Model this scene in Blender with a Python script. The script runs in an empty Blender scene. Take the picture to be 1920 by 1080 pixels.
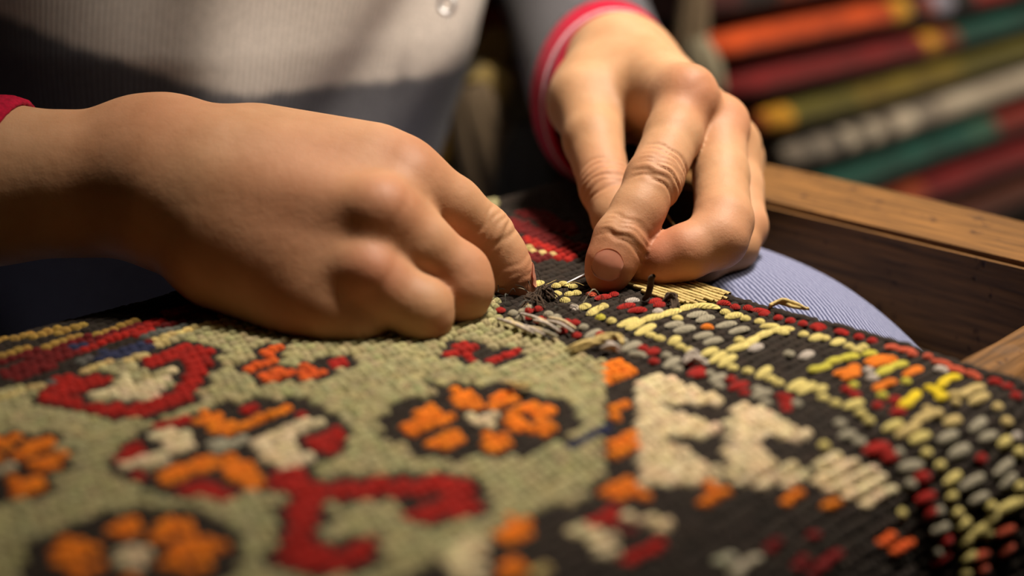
import bpy, math, random
import numpy as np
from mathutils import Vector, Matrix
random.seed(7); rng = np.random.default_rng(7)
scene = bpy.context.scene
C = scene.collection

# ------------------------------------------------------------------ camera
PITCH = math.radians(20.0); FPX = 2667.0; CAM_H = 0.171
cam_d = bpy.data.cameras.new('camera'); cam = bpy.data.objects.new('camera', cam_d); C.objects.link(cam)
cam.location = (0, 0, CAM_H); cam.rotation_euler = (math.radians(90) - PITCH, 0, 0)
cam_d.sensor_width = 36.0; cam_d.lens = FPX / 1920 * 36.0
cam_d.clip_start = 0.01; cam_d.clip_end = 50
cam_d.dof.use_dof = True; cam_d.dof.focus_distance = 0.497; cam_d.dof.aperture_fstop = 3.5
scene.camera = cam
# ------------------------------------------------------------------ world, lights, exposure
w = bpy.data.worlds.new('world'); scene.world = w; w.use_nodes = True
w.node_tree.nodes['Background'].inputs[0].default_value = (1.0, 0.86, 0.72, 1)
w.node_tree.nodes['Background'].inputs[1].default_value = 0.002
def area(name, loc, target, size, power, col):
    l = bpy.data.lights.new(name, 'AREA'); l.shape = 'DISK'; l.size = size; l.energy = power; l.color = col
    o = bpy.data.objects.new(name, l); C.objects.link(o); o.location = loc
    o.rotation_euler = (Vector(target) - Vector(loc)).to_track_quat('-Z', 'Y').to_euler(); return o
def spot(name, loc, target, radius, power, col, angle, blend=1.0):
    l = bpy.data.lights.new(name, 'SPOT'); l.energy = power; l.color = col; l.shadow_soft_size = radius; l.spot_size = math.radians(angle); l.spot_blend = blend
    o = bpy.data.objects.new(name, l); C.objects.link(o); o.location = loc
    o.rotation_euler = (Vector(target) - Vector(loc)).to_track_quat('-Z', 'Y').to_euler(); return o
spot('work_lamp_light', (0.32, 0.64, 1.00), (0.11, 0.525, 0.0), 0.11, 98.0, (1.0, 0.89, 0.77), 42)
spot('far_room_lamp_light', (0.95, 0.30, 1.5), (0.36, 1.15, 0.0), 0.12, 140.0, (1.0, 0.85, 0.68), 54)  # added fill without a visible source, lifts the folded rugs and yarn bundles
spot('front_room_lamp_light', (0.22, 0.45, 1.6), (-0.01, 0.86, -0.03), 0.08, 95.0, (1.0, 0.85, 0.68), 17)  # added narrow fill, not a real fixture, brightens the yarn bundles
scene.view_settings.view_transform = 'Standard'; scene.view_settings.look = 'None'
scene.view_settings.exposure = 0.0; scene.view_settings.gamma = 1.0

# ------------------------------------------------------------------ camera geometry helpers
cF = np.array([0, math.cos(PITCH), -math.sin(PITCH)]); cR = np.array([1., 0, 0]); cU = np.array([0, math.sin(PITCH), math.cos(PITCH)])
cam0 = np.array([0, 0, CAM_H])
def P(px, py, d):
    return cam0 + d * (cF + cR * (px - 960) / FPX - cU * (py - 540) / FPX)
def project(pts):
    q = pts - cam0; d = q @ cF
    return np.stack([960 + FPX * (q @ cR) / d, 540 - FPX * (q @ cU) / d], -1)

# ------------------------------------------------------------------ materials
def s2l(c):
    c = np.array(c, float) / 255.0
    return tuple(np.where(c <= 0.04045, c / 12.92, ((c + 0.055) / 1.055) ** 2.4))
def mat(name, build):
    m = bpy.data.materials.new(name); m.use_nodes = True
    nt = m.node_tree; b = nt.nodes['Principled BSDF']; build(nt, b, nt.nodes, nt.links); return m
def noise_col(nt, b, base, scale, amt, vec=None, detail=6, rough=None, c2=None):
    N, L = nt.nodes, nt.links
    tc = N.new('ShaderNodeTexCoord'); mp = N.new('ShaderNodeMapping'); L.new(tc.outputs['Object'], mp.inputs[0])
    if vec: mp.inputs['Scale'].default_value = vec
    n = N.new('ShaderNodeTexNoise'); n.inputs['Scale'].default_value = scale; n.inputs['Detail'].default_value = detail
    L.new(mp.outputs[0], n.inputs['Vector'])
    r = N.new('ShaderNodeValToRGB'); L.new(n.outputs['Fac'], r.inputs[0])
    base = np.array(base); lo = base * (1 - amt); hi = np.array(c2) if c2 is not None else np.minimum(base * (1 + amt), 1)
    r.color_ramp.elements[0].position = .3; r.color_ramp.elements[1].position = .7
    r.color_ramp.elements[0].color = (*lo, 1); r.color_ramp.elements[1].color = (*hi, 1)
    L.new(r.outputs[0], b.inputs['Base Color'])
    return n, r, mp
def bump(nt, b, height_out, strength, dist):
    bp = nt.nodes.new('ShaderNodeBump'); bp.inputs['Strength'].default_value = strength; bp.inputs['Distance'].default_value = dist
    nt.links.new(height_out, bp.inputs['Height']); nt.links.new(bp.outputs[0], b.inputs['Normal']); return bp

def yarn_mat(name, color=None):
    def f(nt, b, N, L):
        b.inputs['Roughness'].default_value = .85; b.inputs['Specular IOR Level'].default_value = .25
        b.inputs['Sheen Weight'].default_value = .05
        tc = N.new('ShaderNodeTexCoord'); geo = N.new('ShaderNodeNewGeometry')
        n = N.new('ShaderNodeTexNoise'); n.inputs['Scale'].default_value = 900; n.inputs['Detail'].default_value = 4
        L.new(geo.outputs['Position'], n.inputs['Vector'])
        mx = N.new('ShaderNodeMix'); mx.data_type = 'RGBA'; mx.blend_type = 'MULTIPLY'; mx.inputs[0].default_value = .55
        r = N.new('ShaderNodeValToRGB'); r.color_ramp.elements[0].position = .3; r.color_ramp.elements[1].position = .68
        r.color_ramp.elements[0].color = (.45, .42, .4, 1); r.color_ramp.elements[1].color = (1.1, 1.1, 1.1, 1)
        L.new(n.outputs['Fac'], r.inputs[0]); L.new(r.outputs[0], mx.inputs[7])
        if color is None:
            a = N.new('ShaderNodeAttribute'); a.attribute_name = 'Col'; L.new(a.outputs['Color'], mx.inputs[6])
        else: mx.inputs[6].default_value = (*color, 1)
        L.new(mx.outputs[2], b.inputs['Base Color'])
        if color is None: bump(nt, b, n.outputs['Fac'], .5, .0006)
        else:      # twisted ply ridges across each stitch
            mp = N.new('ShaderNodeMapping'); mp.inputs['Rotation'].default_value = (0, 0, .55); L.new(tc.outputs['Object'], mp.inputs[0])
            wv = N.new('ShaderNodeTexWave'); wv.inputs['Scale'].default_value = 1.1; wv.inputs['Distortion'].default_value = 1.5; wv.inputs['Detail'].default_value = 2; L.new(mp.outputs[0], wv.inputs['Vector'])
            ad = N.new('ShaderNodeMath'); ad.operation = 'MULTIPLY_ADD'; L.new(n.outputs['Fac'], ad.inputs[0]); ad.inputs[1].default_value = 1.2; L.new(wv.outputs['Fac'], ad.inputs[2])
            bump(nt, b, ad.outputs[0], .6, .0007)
    return mat(name, f)
COL = {k: np.array(s2l(v)) for k, v in dict(
    sage=(166, 157, 112), dark=(40, 30, 20), orange=(232, 124, 18), rorange=(214, 88, 24), red=(162, 24, 10), cream=(218, 198, 156),
    yellow=(222, 204, 122), lime=(206, 196, 70), bright=(236, 206, 30), grey=(164, 156, 132), navy=(42, 46, 74), gold=(166, 130, 58),
    coral=(196, 84, 54), white=(192, 180, 166), tan=(204, 180, 116), maroon=(104, 14, 12), brownwool=(70, 54, 40), slate=(92, 92, 84), lav=(140, 122, 98)).items()}
YARN = yarn_mat('dyed_wool_yarn')
YARNC = {k: yarn_mat('wool_' + k, v) for k, v in COL.items()}

# ------------------------------------------------------------------ mesh helpers
def mesh_np(name, verts, faces, smooth=True, cols=None):
    me = bpy.data.meshes.new(name); verts = np.asarray(verts, np.float32); faces = np.asarray(faces, np.int32)
    nv, nf, k = len(verts), len(faces), faces.shape[1]
    me.vertices.add(nv); me.vertices.foreach_set('co', verts.ravel())
    me.loops.add(nf * k); me.loops.foreach_set('vertex_index', faces.ravel())
    me.polygons.add(nf); me.polygons.foreach_set('loop_start', np.arange(nf, dtype=np.int32) * k)
    me.update(calc_edges=True); me.validate()
    if smooth: me.polygons.foreach_set('use_smooth', np.ones(len(me.polygons), bool))
    if cols is not None:
        at = me.color_attributes.new('Col', 'FLOAT_COLOR', 'POINT')
        at.data.foreach_set('color', np.concatenate([cols, np.ones((nv, 1))], 1).astype(np.float32).ravel())
    return me
def obj(name, me, m=None, parent=None, **props):
    o = bpy.data.objects.new(name, me); C.objects.link(o)
    if m is not None and me is not None and not me.materials: me.materials.append(m)
    if parent is not None:
        o.parent = parent; o.matrix_parent_inverse = root_inv(parent)
    for k, v in props.items(): o[k] = v
    return o
def root_inv(p):
    M = Matrix.Translation(p.location)
    if p.parent is not None: M = p.parent.matrix_parent_inverse.inverted() @ M if False else Matrix.Translation(p.location)
    return M.inverted()
def empty(name, loc, label, cat, **props):
    o = bpy.data.objects.new(name, None); C.objects.link(o); o.location = loc; o.empty_display_size = .02
    o['label'] = label; o['category'] = cat
    for k, v in props.items(): o[k] = v
    return o
def box_mesh(name, lo, hi, bevel=0.0, axes=None, seg=2):
    import bmesh
    bm = bmesh.new(); bmesh.ops.create_cube(bm, size=1)
    lo = np.array(lo); hi = np.array(hi)
    for v in bm.verts: v.co = Vector((lo + hi) / 2 + np.array(v.co) * (hi - lo))
    if bevel: bmesh.ops.bevel(bm, geom=bm.edges[:], offset=bevel, segments=seg, affect='EDGES', profile=.5)
    if axes is not None: bm.transform(axes)
    me = bpy.data.meshes.new(name); bm.to_mesh(me); bm.free()
    return me
def tube_rings(rings, close_ends=True):
    """rings: (n,m,3) -> verts, quads"""
    n, m, _ = rings.shape; v = rings.reshape(-1, 3); f = []
    i = np.arange(n - 1)[:, None]; j = np.arange(m)[None]
    a = i * m + j; b = i * m + (j + 1) % m; f = np.stack([a, b, b + m, a + m], -1).reshape(-1, 4)
    return v, f
def tube_path(pts, radii, m=12):
    pts = np.array(pts, float); radii = np.broadcast_to(np.array(radii, float), len(pts))
    rings = []; t = np.gradient(pts, axis=0); up = np.array([0.13, 0.31, 0.94])
    for p, d, r in zip(pts, t, radii):
        d = d / np.linalg.norm(d); x = np.cross(up, d); x /= np.linalg.norm(x); y = np.cross(d, x); up = y
        th = np.linspace(0, 2 * math.pi, m, endpoint=False)
        rings.append(p + r * (np.cos(th)[:, None] * x + np.sin(th)[:, None] * y))
    return tube_rings(np.array(rings))
def catmull(pts, n):
    pts = np.array(pts, float); q = np.vstack([2 * pts[0] - pts[1], pts, 2 * pts[-1] - pts[-2]]); out = []
    for i in range(1, len(q) - 2):
        for t in np.linspace(0, 1, n, endpoint=False):
            p0, p1, p2, p3 = q[i - 1], q[i], q[i + 1], q[i + 2]
            out.append(.5 * (2 * p1 + (p2 - p0) * t + (2 * p0 - 5 * p1 + 4 * p2 - p3) * t * t + (3 * p1 - p0 - 3 * p2 + p3) * t ** 3))
    out.append(pts[-1]); return np.array(out)

# ------------------------------------------------------------------ directions of the frame: A (into the room, right), B (towards the camera, right)
S2 = math.sqrt(.5)
eA = np.array([S2, S2, 0]); eB = np.array([S2, -S2, 0]); eZ = np.array([0, 0, 1.])
AB = Matrix(((S2, S2, 0, 0), (S2, -S2, 0, 0), (0, 0, -1, 0), (0, 0, 0, 1)))   # (a, b, -z) -> world, right handed

# ================================================================== SETTING
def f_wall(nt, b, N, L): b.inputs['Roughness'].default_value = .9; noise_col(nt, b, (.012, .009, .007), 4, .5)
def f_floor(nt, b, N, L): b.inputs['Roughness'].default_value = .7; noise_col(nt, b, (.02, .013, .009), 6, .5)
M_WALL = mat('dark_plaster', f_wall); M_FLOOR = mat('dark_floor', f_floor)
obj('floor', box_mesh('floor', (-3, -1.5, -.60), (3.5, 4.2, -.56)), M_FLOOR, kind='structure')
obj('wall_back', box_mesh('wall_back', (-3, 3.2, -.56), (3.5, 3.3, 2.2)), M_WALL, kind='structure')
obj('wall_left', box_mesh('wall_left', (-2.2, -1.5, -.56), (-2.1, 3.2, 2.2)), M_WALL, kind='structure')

# ------------------------------------------------------------------ wooden frame
def f_wood(nt, b, N, L):
    b.inputs['Roughness'].default_value = .62; b.inputs['Specular IOR Level'].default_value = .3
    n, r, mp = noise_col(nt, b, s2l((98, 66, 28)), 30, .45, vec=(1, 14, 14), detail=8, c2=s2l((128, 88, 42)))
    tc = N.new('ShaderNodeTexCoord')
    v = N.new('ShaderNodeTexNoise'); v.inputs['Scale'].default_value = 170; v.inputs['Detail'].default_value = 3; L.new(tc.outputs['Object'], v.inputs['Vector'])
    pr = N.new('ShaderNodeValToRGB'); pr.color_ramp.elements[0].position = .27; pr.color_ramp.elements[1].position = .36
    pr.color_ramp.elements[0].color = (.25, .18, .12, 1); pr.color_ramp.elements[1].color = (1, 1, 1, 1); L.new(v.outputs['Fac'], pr.inputs[0])
    mx = N.new('ShaderNodeMix'); mx.data_type = 'RGBA'; mx.blend_type = 'MULTIPLY'; mx.inputs[0].default_value = 1
    L.new(r.outputs[0], mx.inputs[6]); L.new(pr.outputs[0], mx.inputs[7]); L.new(mx.outputs[2], b.inputs['Base Color'])
    ad = N.new('ShaderNodeMath'); ad.operation = 'ADD'; L.new(n.outputs['Fac'], ad.inputs[0]); L.new(pr.outputs[0], ad.inputs[1])
    bump(nt, b, ad.outputs[0], .35, .0015)
M_WOOD = mat('raw_pine_wood', f_wood)
frame = empty('weaving_frame', tuple(.45 * eA - .2 * eB - .055 * eZ), 'worn brown wooden frame of thick rails that the rug lies over', 'frame')
def rail(a0, a1, b0, b1, z0, z1):
    la, lb = a1 - a0, b1 - b0
    long_a = la > lb; L_, W_ = (la, lb) if long_a else (lb, la)
    import bmesh
    bm = bmesh.new(); bmesh.ops.create_cube(bm, size=1)
    for v in bm.verts: v.co = Vector((v.co.x * L_, v.co.y * W_, v.co.z * (z1 - z0)))
    bmesh.ops.subdivide_edges(bm, edges=[e for e in bm.edges if abs(e.verts[0].co.x - e.verts[1].co.x) > .1], cuts=16, use_grid_fill=True)
    for v in bm.verts:
        v.co += Vector((0, .0008 * math.sin(v.co.x * 31 + v.co.z * 40), .0006 * math.sin(v.co.x * 23 + v.co.y * 60)))
    bmesh.ops.bevel(bm, geom=[e for e in bm.edges if e.is_manifold and e.calc_face_angle(0) > .8], offset=.0022, segments=2, affect='EDGES')
    me = bpy.data.meshes.new('rail'); bm.to_mesh(me); bm.free()
    for p in me.polygons: p.use_smooth = False
    ctr = (a0 + a1) / 2 * eA + (b0 + b1) / 2 * eB + (z0 + z1) / 2 * eZ
    o = obj('rail', me, M_WOOD, frame); o.location = ctr
    o.rotation_euler = (0, 0, math.radians(45 if long_a else -45)); return o
rail(.484, .535, -.43, -.1960, -.054, .000)       # far right rail
def round_rail(a0, a1, b_in, r, depth):
    prof = [(b_in, -depth), (b_in, -.0068)] + [(b_in + .002 + r * math.sin(t), -.0058 - r * (1 - math.cos(t))) for t in np.linspace(0, math.pi / 2, 9)] + [(b_in + .002 + r, -depth)]
    n = 60; V = []; L_ = a1 - a0
    for i in range(n):
        for b_, z_ in prof: V.append((i / (n - 1) * L_ - L_ / 2, -(b_ - b_in), z_ + rng.normal() * .0003))
    m = len(prof); V = np.array(V); _, F = tube_rings(V.reshape(n, m, 3))
    me = bpy.data.meshes.new('rail'); me.from_pydata([tuple(v) for v in V], [], [tuple(f_) for f_ in F] + [tuple(range(m))[::-1], tuple(range((n - 1) * m, n * m))]); me.update()
    o = obj('rail', me, M_WOOD, frame); o.location = (a0 + a1) / 2 * eA + b_in * eB; o.rotation_euler = (0, 0, math.radians(45)); return o
round_rail(-.02, .535, -.1955, .022, .058)        # near rail with a rounded outer edge, the rug folds over it

# ================================================================== RUG
PITCH_R = 0.0038; PITCH_A = 0.0029
B0, RR, TH = -.200, .036, math.radians(72)
B1, R1, TH1 = -.405, .045, math.radians(60)
def surf(a, b):
    a = np.asarray(a, float); b = np.asarray(b, float)
    b0 = B0 + .028 * np.clip((a - .319) / .053, 0, 1)
    s = np.clip(b - b0, 0, None); th = np.clip(s / RR, 0, TH)
    db = RR * np.sin(th); dz = -RR * (1 - np.cos(th)); ex = np.clip(s - RR * TH, 0, None)
    db = db + ex * math.cos(TH); dz = dz - ex * math.sin(TH)
    s1 = np.clip(B1 - b, 0, None); th1 = np.clip(s1 / R1, 0, TH1); ex1 = np.clip(s1 - R1 * TH1, 0, None)
    db1 = R1 * np.sin(th1) + ex1 * math.cos(TH1); dz1 = -R1 * (1 - np.cos(th1)) - ex1 * math.sin(TH1)
    bb = np.clip(b, B1, b0) + db - db1
    z = dz + dz1 + .0012 * np.sin(a * 61 + b * 23) * np.sin(b * 47 - a * 12)
    return a[..., None] * eA + bb[..., None] * eB + z[..., None] * eZ
def frames(a, b):
    e = 1e-4; p = surf(a, b); ta = (surf(a + e, b) - p) / e; tb = (surf(a, b + e) - p) / e
    ta /= np.linalg.norm(ta, axis=-1, keepdims=True); tb /= np.linalg.norm(tb, axis=-1, keepdims=True)
    n = np.cross(tb, ta); n /= np.linalg.norm(n, axis=-1, keepdims=True); return p, ta, tb, n
def a_edge(b): return .381 + .085 * np.clip((-.315 - b) / .05, 0, 1)
# fine lookup table pixel -> (a, b)
ga, gb = np.meshgrid(np.arange(.03, .48, .0012), np.arange(-.50, -.09, .0012), indexing='ij')
GPX = project(surf(ga, gb)); GDEP = ((surf(ga, gb) - cam0) @ cF)
def pix2ab(x, y):
    d = (GPX[..., 0] - x) ** 2 + (3 * (GPX[..., 1] - y)) ** 2 + 2e4 * (GDEP - .3)* .05
    k = np.unravel_index(np.argmin(d), d.shape); return ga[k], gb[k]
def in_poly(x, y, poly):
    poly = np.asarray(poly, float); r = np.zeros(x.shape, bool); n = len(poly)
    for i in range(n):
        x1, y1 = poly[i]; x2, y2 = poly[(i + 1) % n]
        if y1 == y2: continue
        c = ((y1 > y) != (y2 > y)) & (x < (x2 - x1) * (y - y1) / (y2 - y1) + x1); r ^= c
    return r
rug = empty('kilim_rug', tuple(.25 * eA - .3 * eB), 'old hand-woven kilim with orange flowers, red hooks and dark borders being mended', 'rug')
# lattice of stitches
ia = np.arange(int(.03 / PITCH_A), int(.475 / PITCH_A)); ib = np.arange(int(-.485 / PITCH_R), int(-.105 / PITCH_R))
IA, IB = np.meshgrid(ia, ib, indexing='ij'); LA = (IA + .5 * (IB % 2)) * PITCH_A; LB = IB * PITCH_R
PX = project(surf(LA, LB)); X, Y = PX[..., 0], PX[..., 1]
names = list(COL); cid = {k: i for i, k in enumerate(names)}
colr = np.full(LA.shape, cid['sage']); motif = np.full(LA.shape, -1)
# dark border ground right of the sage field and the end border on the far left
DARK_R = [(930, 588), (1000, 622), (1060, 648), (1127, 676), (1127, 902), (1085, 930), (990, 975), (860, 1035), (740, 1100), (740, 1400), (2600, 1400), (2600, 300), (930, 300)]
dk = in_poly(X, Y, DARK_R) | (LB > B0 - .004) & (LA < .33) & (X > 900); colr[dk] = cid['dark']
DARK_L = [(-500, 300), (900, 300), (900, 560), (560, 570), (430, 600), (330, 625), (255, 665), (180, 690), (60, 722), (-60, 742), (-500, 760)]
colr[in_poly(X, Y, DARK_L)] = cid['dark']
M = [
 ('flower_motif', True, [('dark', [(820,730),(853,723),(947,727),(993,743),(1053,753),(1060,793),(1047,820),(993,827),(980,847),(893,852),(810,853),(783,847),(780,827),(730,820),(733,800),(747,763),(823,753)]),
   ('orange', [(833,750),(853,731),(883,730),(902,743),(902,767),(883,774),(868,762)]), ('orange', [(911,747),(937,735),(967,731),(982,745),(933,769),(913,772)]),
   ('orange', [(948,780),(970,765),(1010,750),(1042,760),(1042,772),(1024,783),(1040,800),(1030,814),(993,822),(967,809),(946,797)]), ('dark', [(980,780),(1003,780),(1003,793),(980,793)]),
   ('orange', [(758,773),(810,755),(822,770),(855,777),(855,785),(835,792),(847,798),(783,822),(757,819),(741,807),(777,793),(787,783)]), ('dark', [(804,782),(820,782),(820,792),(804,792)]),
   ('orange', [(798,832),(820,818),(873,803),(880,828),(837,847),(810,839)]), ('orange', [(895,835),(900,806),(923,808),(972,830),(957,842),(923,847)]),
   ('cream', [(862,802),(873,790),(862,780),(873,775),(893,780),(933,773),(920,787),(933,797),(903,802),(883,793)])]),
 ('cross_motif', False, [('dark', [(187,880),(233,827),(280,793),(367,773),(427,753),(493,743),(560,747),(617,773),(663,800),(650,833),(633,860),(593,880),(520,880),(493,917),(433,943),(290,933),(233,900)]),
   ('orange', [(362,790),(377,773),(400,773),(417,790),(443,793),(547,757),(540,773),(460,807),(443,810),(413,817),(383,800)]),
   ('orange', [(293,887),(380,853),(398,855),(430,853),(473,873),(492,883),(492,907),(467,918),(400,877),(393,872),(297,912)]),
   ('cream', [(270,817),(287,805),(330,805),(372,827),(353,845),(287,872),(233,880),(218,873),(240,860),(287,855),(317,840),(293,823)]),
   ('cream', [(460,840),(477,817),(520,805),(547,791),(610,781),(607,793),(535,827),(560,841),(589,863),(567,875),(520,877),(493,857)]),
   ('grey', [(383,843),(393,827),(457,820),(450,840),(410,847)]), ('red', [(433,763),(490,755),(460,779)]), ('red', [(228,840),(267,835),(269,850),(240,865),(215,862)]),
   ('red', [(571,837),(593,815),(639,803),(635,847),(613,855)]), ('red', [(250,883),(275,878),(275,895),(252,893)]), ('red', [(293,800),(333,783),(370,773),(353,790),(307,807)]),
   ('red', [(325,927),(353,905),(383,898),(442,927),(427,939)]), ('red', [(550,776),(578,770),(575,784),(555,785)])]),
 ('hook_motif', True, [('red', [(503,910),(507,887),(533,877),(580,880),(567,897),(600,908),(700,901),(800,898),(833,891),(892,908),(890,967),(857,972),(835,967),(772,980),(761,967),(800,950),(822,943),(828,924),(797,927),(720,932),(640,932),(602,932),(600,950),(590,980),(580,1020),(587,1033),(650,1021),(695,1005),(689,1065),(600,1072),(521,1062),(518,1033),(537,993),(548,947),(545,925)])]),
 ('flower_motif', True, [('dark', [(180,975),(215,962),(300,965),(360,962),(400,985),(440,1010),(430,1060),(380,1100),(60,1110),(70,1040),(90,1010),(150,990)]),
   ('orange', [(187,990),(207,973),(243,967),(273,980),(257,1000),(240,1017)]), ('orange', [(285,997),(300,977),(333,968),(372,987),(350,1002),(307,1015),(278,1015)]),
   ('orange', [(287,1050),(313,1027),(377,1000),(422,1017),(415,1035),(367,1047),(395,1063),(367,1079),(313,1075)]), ('dark', [(335,1040),(355,1040),(355,1056),(335,1056)]),
   ('orange', [(88,1030),(110,1008),(147,1001),(189,1030),(167,1047),(127,1060),(98,1055)]), ('orange', [(88,1085),(130,1060),(190,1042),(190,1085)]),
   ('orange', [(225,1105),(232,1078),(258,1080),(262,1105)]),
   ('cream', [(213,1033),(283,1023),(267,1067),(207,1063)])]),
 ('flower_motif', True, [('orange', [(-30,822),(0,818),(35,808),(41,825),(12,842),(-30,850)]), ('orange', [(47,834),(102,815),(112,830),(59,850),(22,862),(22,854)]), ('orange', [(-30,848),(22,850),(0,862),(-30,868)]),
   ('orange', [(65,862),(122,844),(134,860),(88,884),(75,884),(47,887),(37,878)]), ('orange', [(10,903),(41,889),(45,905),(79,891),(85,909),(45,933),(22,942)]), ('cream', [(-20,876),(26,864),(22,880),(-10,892)]), ('dark', [(-60,890),(10,885),(15,930),(-60,940)])]),
 ('hook_motif', True, [('red', [(83,727),(110,708),(200,705),(219,717),(133,740),(150,757),(207,760),(287,757),(325,731),(343,705),(352,685),(335,669),(293,689),(261,689),(287,661),(333,645),(395,655),(392,677),(369,720),(352,747),(313,769),(233,782),(187,779),(117,762),(70,750)]),
   ]),
 ('small_motif', False, [('cream', [(167,743),(220,723),(267,717),(327,690),(300,733),(277,753),(233,750)])]),
 ('small_motif', False, [('cream', [(217,693),(230,693),(250,707),(233,713)])]),
 ('flower_motif', True, [('rorange', [(455,687),(497,673),(532,671),(473,699)]), ('rorange', [(485,703),(549,685),(542,705),(500,722)]), ('rorange', [(555,700),(573,685),(612,693),(583,717)]), ('rorange', [(478,657),(535,648),(502,672)]), ('red', [(610,676),(650,670),(640,690),(612,690)])]),
 ('flower_motif', False, [('orange', [(401,593),(437,578),(462,592),(433,599)])]),
 ('flower_motif', True, [('red', [(835,667),(853,645),(899,641),(899,653),(867,657),(902,677),(877,687),(863,670)]), ('red', [(905,685),(917,668),(943,658),(982,645),(975,662),(937,679)])]),
 ('orange_column_motif', False, [('orange', [(1137,683),(1158,675),(1186,685),(1186,703),(1137,724)]), ('orange', [(1137,759),(1182,742),(1182,767),(1139,787)]), ('orange', [(1141,827),(1189,806),(1191,835),(1145,864)]), ('orange', [(1120,927),(1160,905),(1185,893),(1222,915),(1212,934),(1170,939)])]),
 ('triangle_motif', False, [('cream', [(1197,707),(1227,699),(1267,711),(1304,729),(1355,749),(1329,760),(1293,762),(1280,753),(1242,759),(1224,755),(1224,759),(1238,760),(1293,782),(1353,804),(1338,822),(1293,822),(1260,818),(1227,819),(1231,822),(1267,834),(1311,862),(1358,887),(1352,912),(1195,910)]), ('orange', [(1293,942),(1333,907),(1349,915),(1390,915),(1390,928),(1349,942),(1306,952)])]),
 ('triangle_motif', False, [('cream', [(1365,760),(1391,754),(1422,760),(1451,778),(1484,794),(1522,813),(1502,829),(1476,826),(1449,818),(1416,826),(1395,822),(1395,825),(1438,849),(1449,860),(1480,871),(1527,896),(1520,912),(1360,910)]), ('orange', [(1470,936),(1520,917),(1526,928),(1477,950)]), ('orange', [(1518,948),(1567,930),(1573,956),(1528,962)])]),
 ('triangle_motif', False, [('cream', [(1523,866),(1544,852),(1592,852),(1618,866),(1640,878),(1666,897),(1688,923),(1688,935),(1636,954),(1599,940),(1556,925),(1537,914)]), ('rorange', [(1631,1012),(1655,994),(1688,986),(1676,1012),(1650,1031)]), ('rorange', [(1672,1037),(1688,1022),(1719,1010),(1719,1027),(1679,1048)]), ('rorange', [(1700,1058),(1720,1046),(1722,1058)])]),
 ('lozenge_motif', False, [('cream', [(806,1052),(852,1020),(919,998),(906,1090),(862,1090)]), ('orange', [(931,995),(946,975),(981,964),(992,979),(985,1006),(950,1020)]), ('orange', [(917,1090),(946,1052),(981,1045),(973,1090)]), ('tan', [(1000,1062),(1033,1056),(1031,1085),(998,1085)])]),
 ('lozenge_motif', False, [('red', [(1071,977),(1121,956),(1156,950),(1154,987),(1073,987)]), ('cream', [(1067,999),(1079,987),(1125,993),(1156,985),(1156,1031),(1133,1045),(1108,1022)]), ('cream', [(1170,968),(1202,958),(1260,977),(1254,995),(1229,995),(1202,983),(1175,987)]), ('red', [(1166,1047),(1189,1025),(1229,1006),(1247,1014),(1241,1031),(1185,1060)]), ('maroon', [(1175,990),(1198,990),(1196,1012),(1178,1012)])]),
 ('lozenge_motif', False, [('grey', [(1337,1085),(1393,1058),(1397,1085)]), ('grey', [(1345,1035),(1372,1035),(1372,1056),(1345,1056)]), ('grey', [(1400,1046),(1424,1046),(1424,1066),(1400,1066)]), ('maroon', [(1440,1030),(1490,1005),(1540,985),(1530,1005),(1470,1040)]), ('maroon', [(1480,1070),(1560,1025),(1600,1010),(1570,1050),(1520,1080)])]),
]
objs_m = []
for mi, (nm, outl, polys) in enumerate(M):
    sel = np.zeros(LA.shape, bool)
    for cn, pl in polys:
        if nm == 'flower_motif' and cn == 'orange' and len(polys) > 6:
            c_ = np.mean(pl, 0); pl = [tuple(c_ + (np.array(q_) - c_) * .92) for q_ in pl]
        s = in_poly(X, Y, pl); colr[s] = cid[cn]; motif[s] = mi; sel |= s
    if outl:
        g = np.zeros_like(sel)
        for dx, dy in ((1,0),(-1,0),(0,1),(0,-1)): g |= np.roll(np.roll(sel, dx, 0), dy, 1)
        g &= ~sel & (colr == cid['sage']); colr[g] = cid['dark']; motif[g] = mi
# woven stripes of the end border (left)
STR = [('gold', 1, [(-60,678),(0,665),(60,655),(130,637),(210,618),(265,605)]), ('gold', 1, [(65,632),(100,622),(155,609)]), ('gold', 1, [(-50,650),(0,640),(45,630)]),
 ('tan', 1, [(145,696),(190,682),(265,663)]), ('slate', 1, [(155,680),(215,662),(275,646)]), ('red', 2, [(165,648),(215,632)]), ('red', 2, [(245,624),(300,606)]), ('maroon', 3, [(40,695),(105,665)]),
 ('navy', 1, [(140,652),(170,642)]), ('navy', 2, [(200,668),(262,652)]), ('maroon', 1, [(0,675),(130,647),(260,612)]), ('slate', 1, [(0,742),(90,718)]), ('tan', 1, [(-30,752),(0,745),(72,726)]),
 ('maroon', 2, [(290,640),(350,600),(400,585)]), ('tan', 1, [(300,640),(340,625),(440,603)]), ('slate', 1, [(280,632),(400,600)]), ('red', 2, [(330,588),(395,572)]),
 ('navy', 1, [(1074,832),(1125,806)]), ('maroon', 3, [(950,415),(1010,440),(1070,465)]), ('red', 2, [(985,455),(1060,480)]), ('maroon', 3, [(960,460),(1000,480)]), ('tan', 1, [(970,462),(1040,478)]), ('maroon', 3, [(1000,400),(1060,430)])]
for cn, wd, pl in STR:
    ab = np.array([pix2ab(*q) for q in pl])
    for i in range(len(ab) - 1):
        p0, p1 = ab[i], ab[i + 1]; d = p1 - p0; t = np.clip(((LA - p0[0]) * d[0] + (LB - p0[1]) * d[1]) / (d @ d + 1e-12), 0, 1)
        dist = np.hypot(LA - p0[0] - t * d[0], LB - p0[1] - t * d[1])
        s = dist < (wd * .5 + .08) * PITCH_R; colr[s] = cid[cn]
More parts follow.
